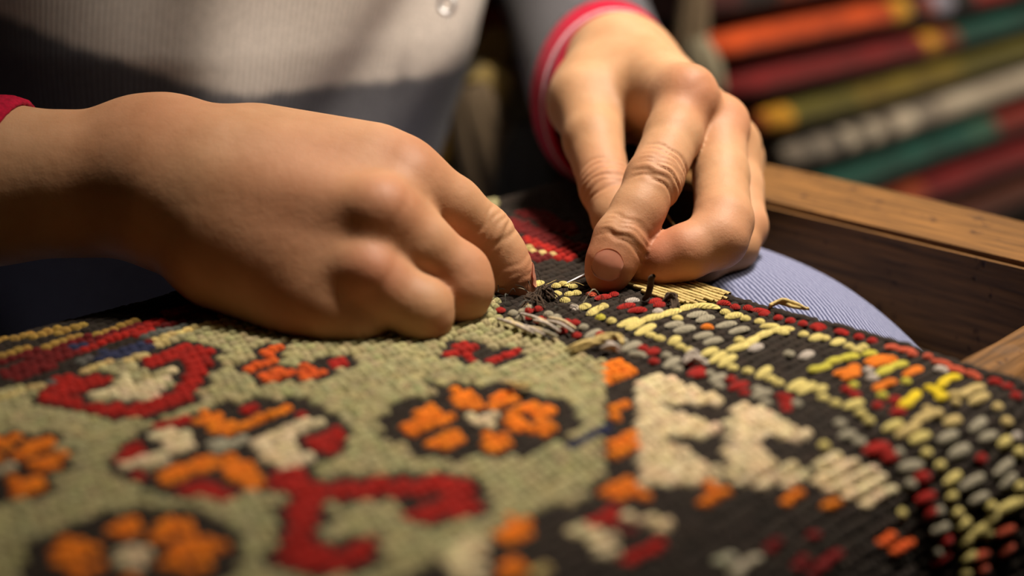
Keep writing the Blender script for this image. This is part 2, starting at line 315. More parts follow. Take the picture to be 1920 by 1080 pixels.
# exposed warp patch and hidden area
WARP = [(1160,527), (1210,516), (1274,526), (1376,549), (1371,566), (1274,579), (1266,568), (1209,553)]
valid = (LA < a_edge(LB) - .001) & ~in_poly(X, Y, WARP)
# stitch template : low half ellipsoid with flattened ends, unit half sizes
def stitch_template(m=10, r=3):
    v = []; f = []
    for k in range(r):
        ph = (k / r) * math.pi / 2; c = math.cos(ph); z = math.sin(ph)
        for j in range(m):
            t = 2 * math.pi * j / m; cx, cy = math.cos(t), math.sin(t)
            q = (abs(cx) ** 2.6 + abs(cy) ** 2.6) ** (1 / 2.6)
            v.append((c * cx / q, c * cy / q, z))
    v.append((0, 0, 1)); top = len(v) - 1
    for k in range(r - 1):
        for j in range(m):
            a_, b_ = k * m + j, k * m + (j + 1) % m; f.append((a_, b_, b_ + m, a_ + m))
    for j in range(0, m, 2): f.append(((r - 1) * m + j, (r - 1) * m + (j + 1) % m, (r - 1) * m + (j + 2) % m, top))
    return np.array(v), np.array(f)
TV, TF = stitch_template()
def build_stitches(sel, jitter=.00025):
    a = LA[sel]; b = LB[sel]; n = len(a); cc = np.array([COL[names[i]] for i in colr[sel]])
    isd = colr[sel] == cid['dark']
    p, ta, tb, nn = frames(a + rng.normal(0, jitter, n), b + rng.normal(0, jitter, n))
    rot = .30 + rng.normal(0, .06, n); u = np.cos(rot)[:, None] * ta + np.sin(rot)[:, None] * tb; v = -np.sin(rot)[:, None] * ta + np.cos(rot)[:, None] * tb
    hl = PITCH_A * .78 * rng.uniform(.92, 1.1, n); hw = PITCH_R * .415 * rng.uniform(.92, 1.06, n); hh = .0021 * rng.uniform(.8, 1.15, n) * np.where(isd, .6, 1)
    V = (p - nn * .0009)[:, None] + TV[None, :, :1] * (hl[:, None] * u)[:, None] + TV[None, :, 1:2] * (hw[:, None] * v)[:, None] + TV[None, :, 2:] * (hh[:, None] * nn)[:, None]
    F = TF[None] + (np.arange(n) * len(TV))[:, None, None]
    tint = rng.normal(1, .10, (n, 1)) * (1 + rng.normal(0, .035, (n, 3))); cc = np.clip(cc * tint, 0, 1)
    return V.reshape(-1, 3), F.reshape(-1, 4), np.repeat(cc, len(TV), 0)
def add_stitches(name, sel, parent=rug, **kw):
    if not sel.any(): return None
    V, F, cc = build_stitches(sel); return obj(name, mesh_np(name, V, F, True, cc), YARN, parent, **kw)
for mi, (nm, outl, polys) in enumerate(M):
    add_stitches(nm, (motif == mi) & valid)
add_stitches('field_stitches', (motif < 0) & valid & (colr != cid['dark']), kind='stuff')
add_stitches('dark_border_stitches', (motif < 0) & valid & (colr == cid['dark']), kind='stuff')
# base cloth with thickness
na, nb = 120, 150
bs = np.linspace(-.487, -.103, nb); us = np.linspace(0, 1, na)
BA = .03 + us[:, None] * (a_edge(bs) - .03)[None]; BB = np.broadcast_to(bs[None], BA.shape)
p, ta, tb, nn = frames(BA, BB)
top = p - nn * .0011; bot = p - nn * .0030
idx = np.arange(na * nb).reshape(na, nb)
q = np.stack([idx[:-1, :-1], idx[:-1, 1:], idx[1:, 1:], idx[1:, :-1]], -1).reshape(-1, 4)
rim = np.concatenate([idx[0, :], idx[1:, -1], idx[-1, ::-1][1:], idx[::-1, 0][1:]])
rq = np.array([(rim[i], rim[(i + 1) % len(rim)], rim[(i + 1) % len(rim)] + na * nb, rim[i] + na * nb) for i in range(len(rim))])
obj('ground_cloth', mesh_np('ground_cloth', np.vstack([top.reshape(-1, 3), bot.reshape(-1, 3)]), np.vstack([q, q[:, ::-1] + na * nb, rq])), yarn_mat('dark_ground_wool', tuple(COL['dark'] * .75)), rug)
# rolled selvedge along the right edge
sb = np.linspace(-.487, -.103, 260); V, F = tube_path(surf(a_edge(sb) - .0005, sb) + np.array([0, 0, -.0008]) + rng.normal(0, .00025, (260, 3)), .0019, 10)
obj('selvedge', mesh_np('selvedge', V, F), YARNC['dark'], rug)
# exposed warp threads
for k, av in enumerate(np.arange(.330, .384, .00165)):
    bb_ = np.arange(-.34, -.2, .0008); q = project(surf(np.full_like(bb_, av), bb_)); ins = in_poly(q[:, 0], q[:, 1], WARP)
    if ins.sum() < 6: continue
    bl = bb_[ins]; pts = surf(np.full_like(bl, av) + .0002 * np.sin(bl * 400 + k), bl) + np.array([0, 0, .0008 + .0003 * math.sin(k * 2.1)])
    V, F = tube_path(pts[::4] if len(pts) > 12 else pts, .00068, 8); obj('warp_thread', mesh_np('warp_thread', V, F), YARNC['tan'], rug)

# individually visible border stitches
V, F = TV, TF
SM = {k: mesh_np('border_stitch', V, F) for k in COL}
for k in COL: SM[k].materials.append(YARNC[k])
def dash(cn, x1, y1, x2=None, y2=None, wid=.0017):
    if x2 is None:
        a, b = pix2ab(x1, y1); p0 = np.array([a - .0009, b]); p1 = np.array([a + .0009, b])
    else: p0 = np.array(pix2ab(x1, y1)); p1 = np.array(pix2ab(x2, y2))
    c = (p0 + p1) / 2; p, ta, tb, nn = frames(c[0], c[1]); d = surf(*p1) - surf(*p0); L_ = np.linalg.norm(d); u = d / (L_ + 1e-9)
    v = np.cross(nn, u); v /= np.linalg.norm(v); nn = np.cross(u, v)
    hl = L_ / 2 + wid * .55; j = rng.uniform(.9, 1.1)
    Mx = Matrix.Identity(4); R = np.stack([u * hl, v * wid * j, nn * .0013 * rng.uniform(.85, 1.1)], 1)
    for i in range(3):
        for k in range(3): Mx[i][k] = R[i, k]
        Mx[i][3] = (p + nn * .0003)[i]
    o = obj('border_stitch', SM[cn], None, rug); o.matrix_parent_inverse = Matrix.Identity(4)
    o.matrix_basis = Matrix.Translation(-Vector(rug.location)) @ Mx
def D(z, cn, *items):
    ox, oy, s = z
    for it in items:
        q = [(ox if i % 2 == 0 else oy) + it[i] / s for i in range(len(it))]; dash(cn, *q)
Z0, Z5, Z7, Z8 = (880, 360, 4.155), (1040, 500, 3.84), (1520, 600, 4.5), (1520, 820, 4.155)
D(Z0, 'yellow', (510,735,560,712), (640,830), (690,800), (740,860), (720,720,765,740), (800,750), (825,800), (770,805), (670,740), (890,905), (940,960,990,930), (1040,900), (1110,1010))
D(Z0, 'lime', (1030,985)); D(Z0, 'white', (1240,860,1290,850), (1440,940,1490,930), (800,900,830,915)); D(Z0, 'coral', (930,805,970,815))
D(Z0, 'red', (470,940), (540,925), (460,990), (530,1010), (565,1000), (1010,840,1080,820), (1110,815,1150,800), (1170,915,1280,890), (1240,940,1370,925), (1400,870,1470,850), (1450,900,1510,880), (250,935))
D(Z0, 'grey', (340,960), (400,940), (440,910), (400,1000), (610,960), (690,1000), (580,1050))
D(Z5, 'red', (90,410), (150,415), (70,470), (150,500), (345,500), (400,530,450,510), (430,590), (640,595), (690,630,740,610), (720,690), (965,705), (970,785,1060,740), (1000,790,1060,780), (1290,825), (1280,890,1390,850), (1380,920), (1600,940,1690,960), (1620,990,1700,1000), (1680,1040),
  (1180,270,1260,275), (1300,300), (1380,310), (1440,325,1530,335), (1500,350), (1610,380), (1690,400), (1780,420), (1850,440,1910,460))
D(Z5, 'grey', (20,370), (20,450), (210,450), (230,510,310,470), (270,540), (500,540), (500,610,600,560), (560,640,640,650), (790,650), (790,730,900,670), (890,750), (1110,780), (1110,830,1220,790), (1200,870), (1450,890), (1440,950,1560,910), (1530,990), (1750,1000),
  (970,370,1080,340), (1040,400,1130,370), (800,440,910,415), (870,470,980,445), (1180,440,1290,415), (1260,480,1380,450), (1010,520,1120,495), (1080,555,1200,530), (1670,640))
D(Z5, 'yellow', (180,310,240,290), (260,340,370,290), (410,400), (470,430,580,385), (530,455,640,400), (640,400,760,360), (760,360,900,315), (900,315,1000,295), (1000,295,1160,300), (600,490,720,430), (685,500), (750,530), (830,560,900,520), (910,585), (985,615), (1060,640,1150,600), (1140,690,1220,630), (1210,720,1310,650), (1300,735), (1380,765), (1460,800,1550,740), (1550,820), (1630,850), (1700,890,1790,830), (1770,910,1870,850), (880,375),
  (1240,610,1370,570), (1370,570,1450,520), (1450,520,1560,480), (1560,480,1700,455), (1320,540), (1640,480), (1240,375,1330,355), (1390,385), (1230,335), (1490,440,1600,435), (1480,405), (1780,495), (1870,520,1920,510))
D(Z5, 'lime', (340,375), (1840,750,1910,740)); D(Z5, 'orange', (1080,450,1110,445)); D(Z5, 'white', (1420,605,1490,580), (1770,665,1830,630), (1060,700))
D(Z7, 'red', (20,55,100,80), (200,105,280,125), (400,155), (520,185), (1490,530,1570,540), (1620,575,1700,580), (1750,650), (380,640), (560,730), (690,700,730,680), (680,790,760,770), (300,600), (500,1075,650,1065))
D(Z7, 'coral', (620,240,720,245), (740,260,850,275), (880,300), (960,325,1020,330), (1060,360,1180,395), (1180,420,1280,440), (1290,450,1430,500))
D(Z7, 'yellow', (20,180,60,150), (120,170), (190,205,260,180), (330,235), (400,265), (440,240), (20,560), (60,620,130,580), (120,670), (220,715), (290,750,420,700), (400,800), (510,860), (640,940,740,870), (840,1040,970,970))
D(Z7, 'lime', (60,430,140,400), (150,380,250,345), (250,345,400,310), (470,300,540,285), (570,460,700,410), (700,410,800,370), (370,565), (600,650), (820,535))
D(Z7, 'orange', (220,470,390,430), (300,500,400,460), (330,420,390,405), (480,370,640,320), (520,400,700,360), (600,340,720,345), (790,480,870,450), (870,450,940,415), (540,590,620,560), (620,560,700,530))
D(Z7, 'white', (480,440), (500,500,540,490), (1060,420,1150,440), (1740,1000))
D(Z7, 'bright', (970,570,1080,610), (1020,590,1130,650), (1090,570,1150,510), (1150,510,1230,480), (1080,670,1120,640), (850,690,920,620), (760,740,850,690))
D(Z7, 'tan', (1180,640,1270,650), (1200,700,1230,720), (1270,650,1350,600), (1340,610,1430,570), (1370,710,1500,640), (1570,745), (1650,860), (960,750,1010,770), (1000,800,1120,780), (900,870,1010,800), (730,990,890,890), (1130,880,1240,840))
D(Z7, 'grey', (240,890), (270,990,390,960), (370,1040,460,1030), (1080,1030,1240,960), (1360,930,1460,840), (1430,1030,1560,960))
D(Z8, 'red', (450,115,600,85), (570,180,640,150), (1325,180), (840,330,920,300), (860,500,980,450), (900,620,950,580), (1030,840,1060,790), (980,990,1080,910))
D(Z8, 'grey', (690,130), (690,260,830,220), (790,380), (990,580), (920,750,1050,690), (960,920,990,880), (1080,150,1230,90), (1190,410,1330,300), (1240,510,1360,450), (1450,290,1560,180), (1470,390,1590,310))
D(Z8, 'yellow', (910,125), (1000,230), (1050,370,1150,300), (1105,470), (1150,590), (1150,720,1230,650), (1180,840,1240,780), (1240,780,1340,690), (1340,690,1440,600), (1440,600,1640,490), (1170,980,1250,910), (1200,1060), (1400,540), (1400,740), (1630,400), (1640,120), (1500,70,1560,20), (100,75), (700,600))
D(Z8, 'coral', (1460,770,1570,710), (1460,920,1570,850), (1280,950,1360,890), (1310,1050,1360,1000))

# ---- loose wool: tufts, knots and stray fibres
def strand(name, pix, r, cn, lift=.002, parent=rug, n=6):
    pts = []
    for x, y, h in pix:
        a, b = pix2ab(x, y); pts.append(surf(a, b) + np.array([0, 0, h]))
    pts = catmull(pts, n); t = np.linspace(0, 1, len(pts)); V, F = tube_path(pts, r * (.35 + .65 * np.sin(np.pi * np.clip(t * .9 + .05, 0, 1)) ** .5), 8)
    return obj(name, mesh_np(name, V, F), YARNC[cn], parent)
def tuft(pix, r, cn, k=5, spread=3.0):
    t = bpy.data.objects.new('wool_tuft', None); C.objects.link(t); t.parent = rug; t.location = (0, 0, 0); t.matrix_parent_inverse = root_inv(rug)
    Vs, Fs, o = [], [], 0
    for q in range(k):
        j = rng.normal(0, spread, (len(pix), 2)); pts = []
        for (x, y, h), (jx, jy) in zip(pix, j):
            a, b = pix2ab(x + jx, y + jy * .4); pts.append(surf(a, b) + np.array([0, 0, h * rng.uniform(.6, 1.2)]))
        pts = catmull(pts, 6); tt_ = np.linspace(0, 1, len(pts)); V, F = tube_path(pts, r * (.2 + .8 * np.sin(np.pi * np.clip(tt_ * .92 + .04, 0, 1)) ** .6), 7)
        obj('fibre', mesh_np('fibre', V, F), YARNC[cn], None).parent = t
tuft([(1068,664,.002), (1095,660,.003), (1130,652,.0035), (1155,648,.003), (1168,656,.002)], .0007, 'tan', 6)
tuft([(1130,664,.002), (1145,662,.003), (1166,666,.002)], .0007, 'white', 4)
tuft([(1443,583,.002), (1460,580,.0035), (1485,584,.003), (1512,590,.002)], .0007, 'tan', 6)
strand('wool_tuft', [(1206,567,.001), (1214,567,.003), (1219,568,.006), (1221,570,.009), (1224,571,.0105)], .0012, 'brownwool')
tuft([(1245,572,.001), (1256,571,.004), (1266,575,.003), (1262,584,.001)], .0005, 'brownwool', 12, 4)
tuft([(1280,690,.002), (1296,684,.0035), (1318,688,.002)], .0008, 'white', 5)
tuft([(1008,562,.001), (1022,556,.003), (1040,564,.001)], .0004, 'brownwool', 10, 6)
tuft([(985,575,.001), (1000,566,.003), (1018,580,.001)], .0004, 'brownwool', 10, 7)
tuft([(952,727,.002), (962,737,.003), (985,738,.003), (993,732,.002)], .0005, 'tan', 4)
for k in range(46):          # short stray fibres around the mended place
    x = rng.normal(1010, 70); y = rng.normal(575, 22); 
    if y < 535: y = 540 + rng.uniform(0, 20)
    dx, dy = rng.normal(0, 22), rng.normal(0, 7)
    strand('stray_fibre', [(x, y, .0015), (x + dx * .5, y + dy * .5, .002 + rng.uniform(0, .004)), (x + dx, y + dy, .0015 + rng.uniform(0, .003))], rng.uniform(.0001, .0002), random.choice(['dark', 'dark', 'grey', 'dark', 'slate', 'tan']), n=4)
for k in range(12):          # laid loose warps beside the fist
    x = 930 + k * 9 + rng.normal(0, 5); y = 612 + rng.normal(0, 8)
    strand('loose_warp', [(x, y, .0022), (x + 25, y + 9, .0026), (x + 52, y + 20, .002)], .0006, random.choice(['cream', 'grey', 'white']), n=4)

# ================================================================== PERSON
person = empty('person', (-.15, .78, -.2), 'person in striped knit top and blue jeans sewing a rug with both hands', 'person')
def smin(a, b, k):
    h = np.clip(.5 + .5 * (b - a) / k, 0, 1); return b + (a - b) * h - k * h * (1 - h)
def cone(p, a, b, ra, rb):
    a = a.astype(np.float32); ba = (b - a).astype(np.float32); pa = p - a
    t = np.clip((pa @ ba) / float(ba @ ba), 0, 1); d = pa - t[..., None] * ba
    return np.sqrt((d * d).sum(-1)) - (ra + (rb - ra) * t).astype(np.float32)
def surface_nets(F, org, h):
    s = F < 0; n0, n1, n2 = F.shape
    cnt = np.zeros((n0 - 1, n1 - 1, n2 - 1), np.int8)
    offs = [(i, j, k) for i in (0, 1) for j in (0, 1) for k in (0, 1)]
    for i, j, k in offs: cnt += s[i:n0 - 1 + i, j:n1 - 1 + j, k:n2 - 1 + k]
    act = np.argwhere((cnt > 0) & (cnt < 8)); cellid = np.full(cnt.shape, -1, np.int32); cellid[tuple(act.T)] = np.arange(len(act))
    val = {o: F[tuple((act + np.array(o)).T)] for o in offs}
    acc = np.zeros((len(act), 3)); num = np.zeros(len(act))
    for o in offs:
        for ax in range(3):
            if o[ax] == 0:
                o2 = tuple(1 if q == ax else o[q] for q in range(3)); f0, f1 = val[o], val[o2]; cr = (f0 < 0) != (f1 < 0)
                t = np.where(cr, f0 / np.where(cr, f0 - f1, 1), 0); pt = np.tile(np.array(o, float), (len(act), 1)); pt[:, ax] += t
                acc += pt * cr[:, None]; num += cr
    V = (act + acc / num[:, None]) * h + org; faces = []
    for ax in range(3):
        sl0 = [slice(1, n0 - 1), slice(1, n1 - 1), slice(1, n2 - 1)]; sl0[ax] = slice(0, F.shape[ax] - 1); sl1 = list(sl0); sl1[ax] = slice(1, F.shape[ax])
        e0, e1 = s[tuple(sl0)], s[tuple(sl1)]; ed = np.argwhere(e0 != e1); flip = e0[tuple(ed.T)]
        ed = ed + np.array([0 if q == ax else 1 for q in range(3)]); u, v = [(1, 2), (2, 0), (0, 1)][ax]
        def cid_(du, dv):
            c = ed.copy(); c[:, u] -= du; c[:, v] -= dv; return cellid[tuple(c.T)]
        qd = np.stack([cid_(1, 1), cid_(0, 1), cid_(0, 0), cid_(1, 0)], -1); qd[~flip] = qd[~flip][:, ::-1]; faces.append(qd)
    return V, np.vstack(faces)
def laplace(V, F, it=2, lam=.5):
    e = np.vstack([F[:, [0, 1]], F[:, [1, 2]], F[:, [2, 3]], F[:, [3, 0]]]); deg = np.bincount(e.ravel(), minlength=len(V)).astype(float)
    for _ in range(it):
        acc = np.zeros_like(V)
        for c in range(3): acc[:, c] = np.bincount(e[:, 0], V[e[:, 1], c], len(V)) + np.bincount(e[:, 1], V[e[:, 0], c], len(V))
        V = V + lam * (acc / deg[:, None] - V)
    return V
def vnormals(V, F):
    n = np.cross(V[F[:, 2]] - V[F[:, 0]], V[F[:, 3]] - V[F[:, 1]]); N_ = np.zeros_like(V)
    for c in range(4):
        for d in range(3): N_[:, d] += np.bincount(F[:, c], n[:, d], len(V))
    return N_ / (np.linalg.norm(N_, axis=1, keepdims=True) + 1e-12)
def hand_mesh(palm, fingers, h, kp=.012, kf=.009, kj=.003, ks=.0016, adds=(), subs=()):
    """palm: list of cones; fingers: list of lists of cones; all (a, b, ra, rb) in metres"""
    allp = [q for c in palm + [c for f in fingers for c in f] + [c for c, k in adds] for q in (c[0] - c[2], c[0] + c[2], c[1] - c[3], c[1] + c[3])]
    lo = np.min(allp, 0) - .014; hi = np.max(allp, 0) + .014
    ax = [np.arange(lo[i], hi[i], h, dtype=np.float32) for i in range(3)]
    out = np.empty((len(ax[0]), len(ax[1]), len(ax[2])), np.float32); step = 40
    for i0 in range(0, len(ax[0]), step):
        p = np.stack(np.meshgrid(ax[0][i0:i0 + step], ax[1], ax[2], indexing='ij'), -1)
        pd = None
        for c in palm: d = cone(p, *c); pd = d if pd is None else smin(pd, d, kp)
        res = pd
        for f in fingers:
            fd = None
            for c in f: d = cone(p, *c); fd = d if fd is None else smin(fd, d, kj)
            res = smin(res, smin(pd, fd, kf), ks)
        for c, k in adds: res = smin(res, cone(p, *c), k)
        for c, k in subs: res = -smin(-res, cone(p, *c), k)
        out[i0:i0 + step] = res
    V, F = surface_nets(out, lo.astype(float), h); V = laplace(V, F, 3); return V, F
def chain(js):  # js: (px,py,depth,r_mm)
    pts = [P(x, y, d) for x, y, d, r in js]; rs = [r / 1000 for *_, r in js]
    return [(pts[i], pts[i + 1], rs[i], rs[i + 1]) for i in range(len(js) - 1)], pts
def pc(a, b): return (P(*a[:3]), P(*b[:3]), a[3] / 1000, b[3] / 1000)
creases = []   # (centre, axis, width, amp, reach)
def apply_creases(V, N_, cr):
    d = np.zeros(len(V))
    for c, ax, wd, amp, reach, side in cr:
        q = V - c; t = q @ ax; rr = np.linalg.norm(q - t[:, None] * ax, axis=1)
        wob = .0006 * np.sin(q @ np.array([310., 190, 270]) + amp * 9e4) + .0004 * np.sin(q @ np.array([-520., 640, 410]))
        face = np.clip((N_ @ side) * 1.6 - .1, 0, 1)
        d += -amp * np.exp(-((t + wob) / wd) ** 2) * (rr < reach) * face
    return V + d[:, None] * N_
def unit(v): return v / np.linalg.norm(v)

# ---------------- the hand holding the needle (image right)
Rw = (1165, 75, .605, 21)
idx_c, idx_p = chain([(1284, 190, .545, 11.6), (1262, 255, .530, 10.4), (1226, 338, .512, 10.2), (1196, 396, .505, 9.2), (1163, 450, .500, 9.3), (1146, 492, .498, 8.6), (1138, 514, .4985, 7.6)])
mid_c, mid_p = chain([(1345, 238, .550, 11.2), (1352, 330, .532, 10.2), (1356, 415, .513, 10.6), (1345, 447, .508, 10.6), (1285, 473, .504, 9.6), (1266, 480, .5045, 8.7), (1238, 489, .505, 8.9), (1210, 500, .507, 7.0)])
rin_c, rin_p = chain([(1375, 275, .572, 10.2), (1385, 350, .560, 9.4), (1394, 425, .546, 9.0), (1378, 462, .538, 8.6), (1320, 485, .533, 8.2), (1280, 492, .533, 7.2)])
pin_c, pin_p = chain([(1385, 300, .592, 9.2), (1392, 370, .582, 8.2), (1392, 432, .572, 7.8), (1384, 472, .560, 7.4), (1350, 490, .553, 6.6)])
thu_c, thu_p = chain([(1098, 190, .580, 13.4), (1112, 262, .560, 11.6), (1136, 352, .540, 9.8), (1160, 410, .529, 9.6), (1182, 470, .519, 7.6)])
palmR = [pc((1172, 125, .612, 16.5), (1268, 190, .552, 11.8)), pc((1168, 132, .62, 18.5), (1335, 238, .560, 12.3)), pc((1175, 145, .632, 19), (1362, 275, .580, 12)), pc((1165, 155, .64, 17), (1370, 300, .598, 11)),
         pc((1150, 125, .612, 17), (1098, 195, .583, 14)), pc((1110, 180, .595, 14), (1250, 220, .570, 11)), pc((1163, 132, .618, 19.2), (1150, 150, .70, 20.5)), pc((1150, 150, .70, 20.5), (1090, 62, .79, 27))]
addR = [(pc((1296, 172, .541, 7), (1306, 184, .540, 6)), .008), (pc((1362, 226, .549, 6), (1366, 238, .548, 6)), .007), (pc((1205, 132, .592, 5.5), (1288, 172, .541, 6)), .010)]
VR, FR = hand_mesh(palmR, [idx_c, mid_c, rin_c, pin_c, thu_c], .00085, adds=addR)
NR = vnormals(VR, FR)
tocam = unit(cam0 - idx_p[2])
def joint_creases(p0, p1, p2, offs, amp, wd, reach, side):
    ax = unit(unit(p1 - p0) + unit(p2 - p1)); return [(p1 + ax * o, ax, wd, amp * rng.uniform(.6, 1.2), reach, side) for o in offs]
cr = joint_creases(idx_p[1], idx_p[2], idx_p[3], [-.0085, -.0058, -.0032, -.0008, .0018, .0046, .0075], .00075, .0009, .0125, unit(tocam + .5 * cR))
cr += joint_creases(idx_p[3], idx_p[4], idx_p[5], [-.0055, -.0032, -.001, .0014, .0038], .0005, .0008, .0112, unit(tocam + .4 * cR))
cr += joint_creases(mid_p[4], mid_p[4], mid_p[5], [0.], .0011, .0011, .012, unit(tocam + .3 * cU)) if False else []
cr += joint_creases(thu_p[1], thu_p[2], thu_p[3], [-.006, -.003, 0., .003, .006, .009], .0006, .0009, .012, tocam)
if False: cr.append((P(1272, 464, .497), unit(mid_p[5] - mid_p[3]), .0012, .0016, .012, unit(tocam + .7 * cU)))
VR = apply_creases(VR, NR, cr)

# ---------------- the hand steadying the rug (image left)
li_c, li_p = chain([(768, 338, .482, 11.4), (846, 388, .489, 10.6), (908, 440, .495, 10.0), (938, 478, .497, 8.8), (952, 510, .498, 8.6), (966, 538, .500, 7.2)])
lm_c, lm_p = chain([(712, 412, .466, 11.6), (790, 464, .469, 10.9), (858, 517, .474, 10.8), (867, 540, .473, 10.0), (862, 560, .475, 9.0), (835, 572, .480, 7.6)])
lr_c, lr_p = chain([(668, 510, .461, 10.8), (730, 550, .459, 10.2), (788, 579, .460, 10.2), (792, 592, .461, 9.4), (760, 596, .469, 8.0)])
lp_c, lp_p = chain([(592, 564, .464, 10.8), (634, 588, .460, 9.6), (674, 601, .460, 9.0), (678, 602, .464, 8.2), (650, 600, .473, 7.2)])
lt_c, lt_p = chain([(520, 420, .535, 14.0), (680, 470, .535, 12.0), (830, 510, .525, 10.4), (900, 530, .515, 9.6), (948, 545, .508, 7.8)])
palmL = [pc((310, 300, .499, 20), (756, 338, .486, 12.2)), pc((330, 340, .490, 22), (706, 412, .471, 12.8)), pc((340, 370, .488, 22), (662, 508, .466, 12.5)), pc((365, 395, .488, 20), (592, 562, .467, 12)),
         pc((340, 330, .51, 20), (520, 420, .53, 16)), pc((440, 500, .480, 13), (558, 566, .472, 12)), pc((420, 430, .482, 18), (694, 462, .468, 10.5)), pc((430, 470, .482, 16), (634, 540, .466, 10.5)), pc((430, 330, .486, 18), (734, 376, .477, 10.5)), pc((310, 345, .497, 24.5), (-40, 345, .50, 25.5)), pc((-40, 345, .50, 25.5), (-330, 330, .53, 32))]
addL = [(pc((720, 392, .459, 6), (730, 400, .460, 5)), .010), (pc((692, 508, .453, 6), (698, 514, .454, 5)), .009), (pc((255, 264, .496, 10), (300, 264, .494, 9)), .014), (pc((420, 350, .474, 7), (690, 392, .460, 5)), .012),
        (pc((500, 262, .500, 9), (700, 296, .489, 9)), .016)]
VL, FL = hand_mesh(palmL, [li_c, lm_c, lr_c, lp_c, lt_c], .00085, adds=addL)
NL = vnormals(VL, FL); tocL = unit(cam0 - li_p[2])
cr = joint_creases(li_p[1], li_p[2], li_p[3], [-.006, -.0032, -.0008, .0022, .005], .00055, .0009, .015, unit(tocL + .5 * cR))
cr += joint_creases(li_p[3], li_p[4], li_p[5], [-.003, 0., .003, .006], .00032, .0008, .013, unit(tocL + .4 * cR))
VL = apply_creases(VL, NL, cr)
# a coarse trunk and arms under the clothes keep the figure one body
trunk = [(np.array([-.15, .74, -.02]), np.array([-.15, .80, .34]), .085, .10), (np.array([-.25, .80, .36]), np.array([-.05, .80, .36]), .05, .05),
         (np.array([-.03, .82, .34]), P(1010, -150, .915), .040, .034), (P(1010, -150, .915), P(1090, 62, .79), .034, .027),
         (np.array([-.28, .80, .36]), P(-650, 40, .69), .040, .036), (P(-650, 40, .69), P(-300, 330, .525), .034, .030)]
VT, FT = hand_mesh(trunk, [], .007, kp=.03)
Vb = np.vstack([VR, VL, VT]); Fb = np.vstack([FR, FL + len(VR), FT + len(VR) + len(VL)])
# skin colouring: warmer at knuckles and finger tips, paler on wrists
flush = np.zeros(len(Vb))
for c, r, s in [(P(1306, 172, .535), .014, .5), (P(1366, 232, .545), .012, .5), (idx_p[6], .012, 1.), (mid_p[6], .016, .9), (mid_p[3], .014, .45), (idx_p[2], .012, .3), (thu_p[2], .014, .4), (rin_p[2], .012, .4),
                (P(700, 512, .45), .012, .6), (P(728, 380, .455), .016, .45), (P(775, 295, .475), .02, .35), (li_p[5], .012, .7), (lm_p[2], .015, .5), (P(560, 380, .46), .03, .35), (P(280, 230, .48), .03, .3), (P(600, 310, .465), .03, .3)]:
    flush = np.maximum(flush, s * np.exp(-((Vb - c) ** 2).sum(1) / (2 * r * r) * 1.6))
cols = np.stack([flush, flush, flush], 1)
def f_skin(nt, b, N, L):
    b.inputs['Roughness'].default_value = .58; b.inputs['Specular IOR Level'].default_value = .3
    b.inputs['Subsurface Weight'].default_value = .22; b.inputs['Subsurface Radius'].default_value = (1, .35, .2); b.inputs['Subsurface Scale'].default_value = .004
    a = N.new('ShaderNodeAttribute'); a.attribute_name = 'Col'; geo = N.new('ShaderNodeNewGeometry')
    n = N.new('ShaderNodeTexNoise'); n.inputs['Scale'].default_value = 55; n.inputs['Detail'].default_value = 5; L.new(geo.outputs['Position'], n.inputs['Vector'])
    r = N.new('ShaderNodeValToRGB'); r.color_ramp.elements[0].position = .3; r.color_ramp.elements[1].position = .72; L.new(n.outputs['Fac'], r.inputs[0])
    r.color_ramp.elements[0].color = (*s2l((174, 130, 92)), 1); r.color_ramp.elements[1].color = (*s2l((194, 150, 112)), 1)
    mx = N.new('ShaderNodeMix'); mx.data_type = 'RGBA'; L.new(a.outputs['Fac'], mx.inputs[0]); L.new(r.outputs[0], mx.inputs[6]); mx.inputs[7].default_value = (*s2l((172, 96, 70)), 1)
    L.new(mx.outputs[2], b.inputs['Base Color'])
    v = N.new('ShaderNodeTexVoronoi'); v.inputs['Scale'].default_value = 900; v.feature = 'DISTANCE_TO_EDGE'; L.new(geo.outputs['Position'], v.inputs['Vector'])
    n2 = N.new('ShaderNodeTexNoise'); n2.inputs['Scale'].default_value = 260; n2.inputs['Detail'].default_value = 6; L.new(geo.outputs['Position'], n2.inputs['Vector'])
    ad = N.new('ShaderNodeMath'); ad.operation = 'MULTIPLY_ADD'; L.new(v.outputs['Distance'], ad.inputs[0]); ad.inputs[1].default_value = .25; L.new(n2.outputs['Fac'], ad.inputs[2])
    bump(nt, b, ad.outputs[0], .24, .0009)
M_SKIN = mat('skin', f_skin)
body = obj('body', mesh_np('body', Vb, Fb, True, cols), M_SKIN, person)
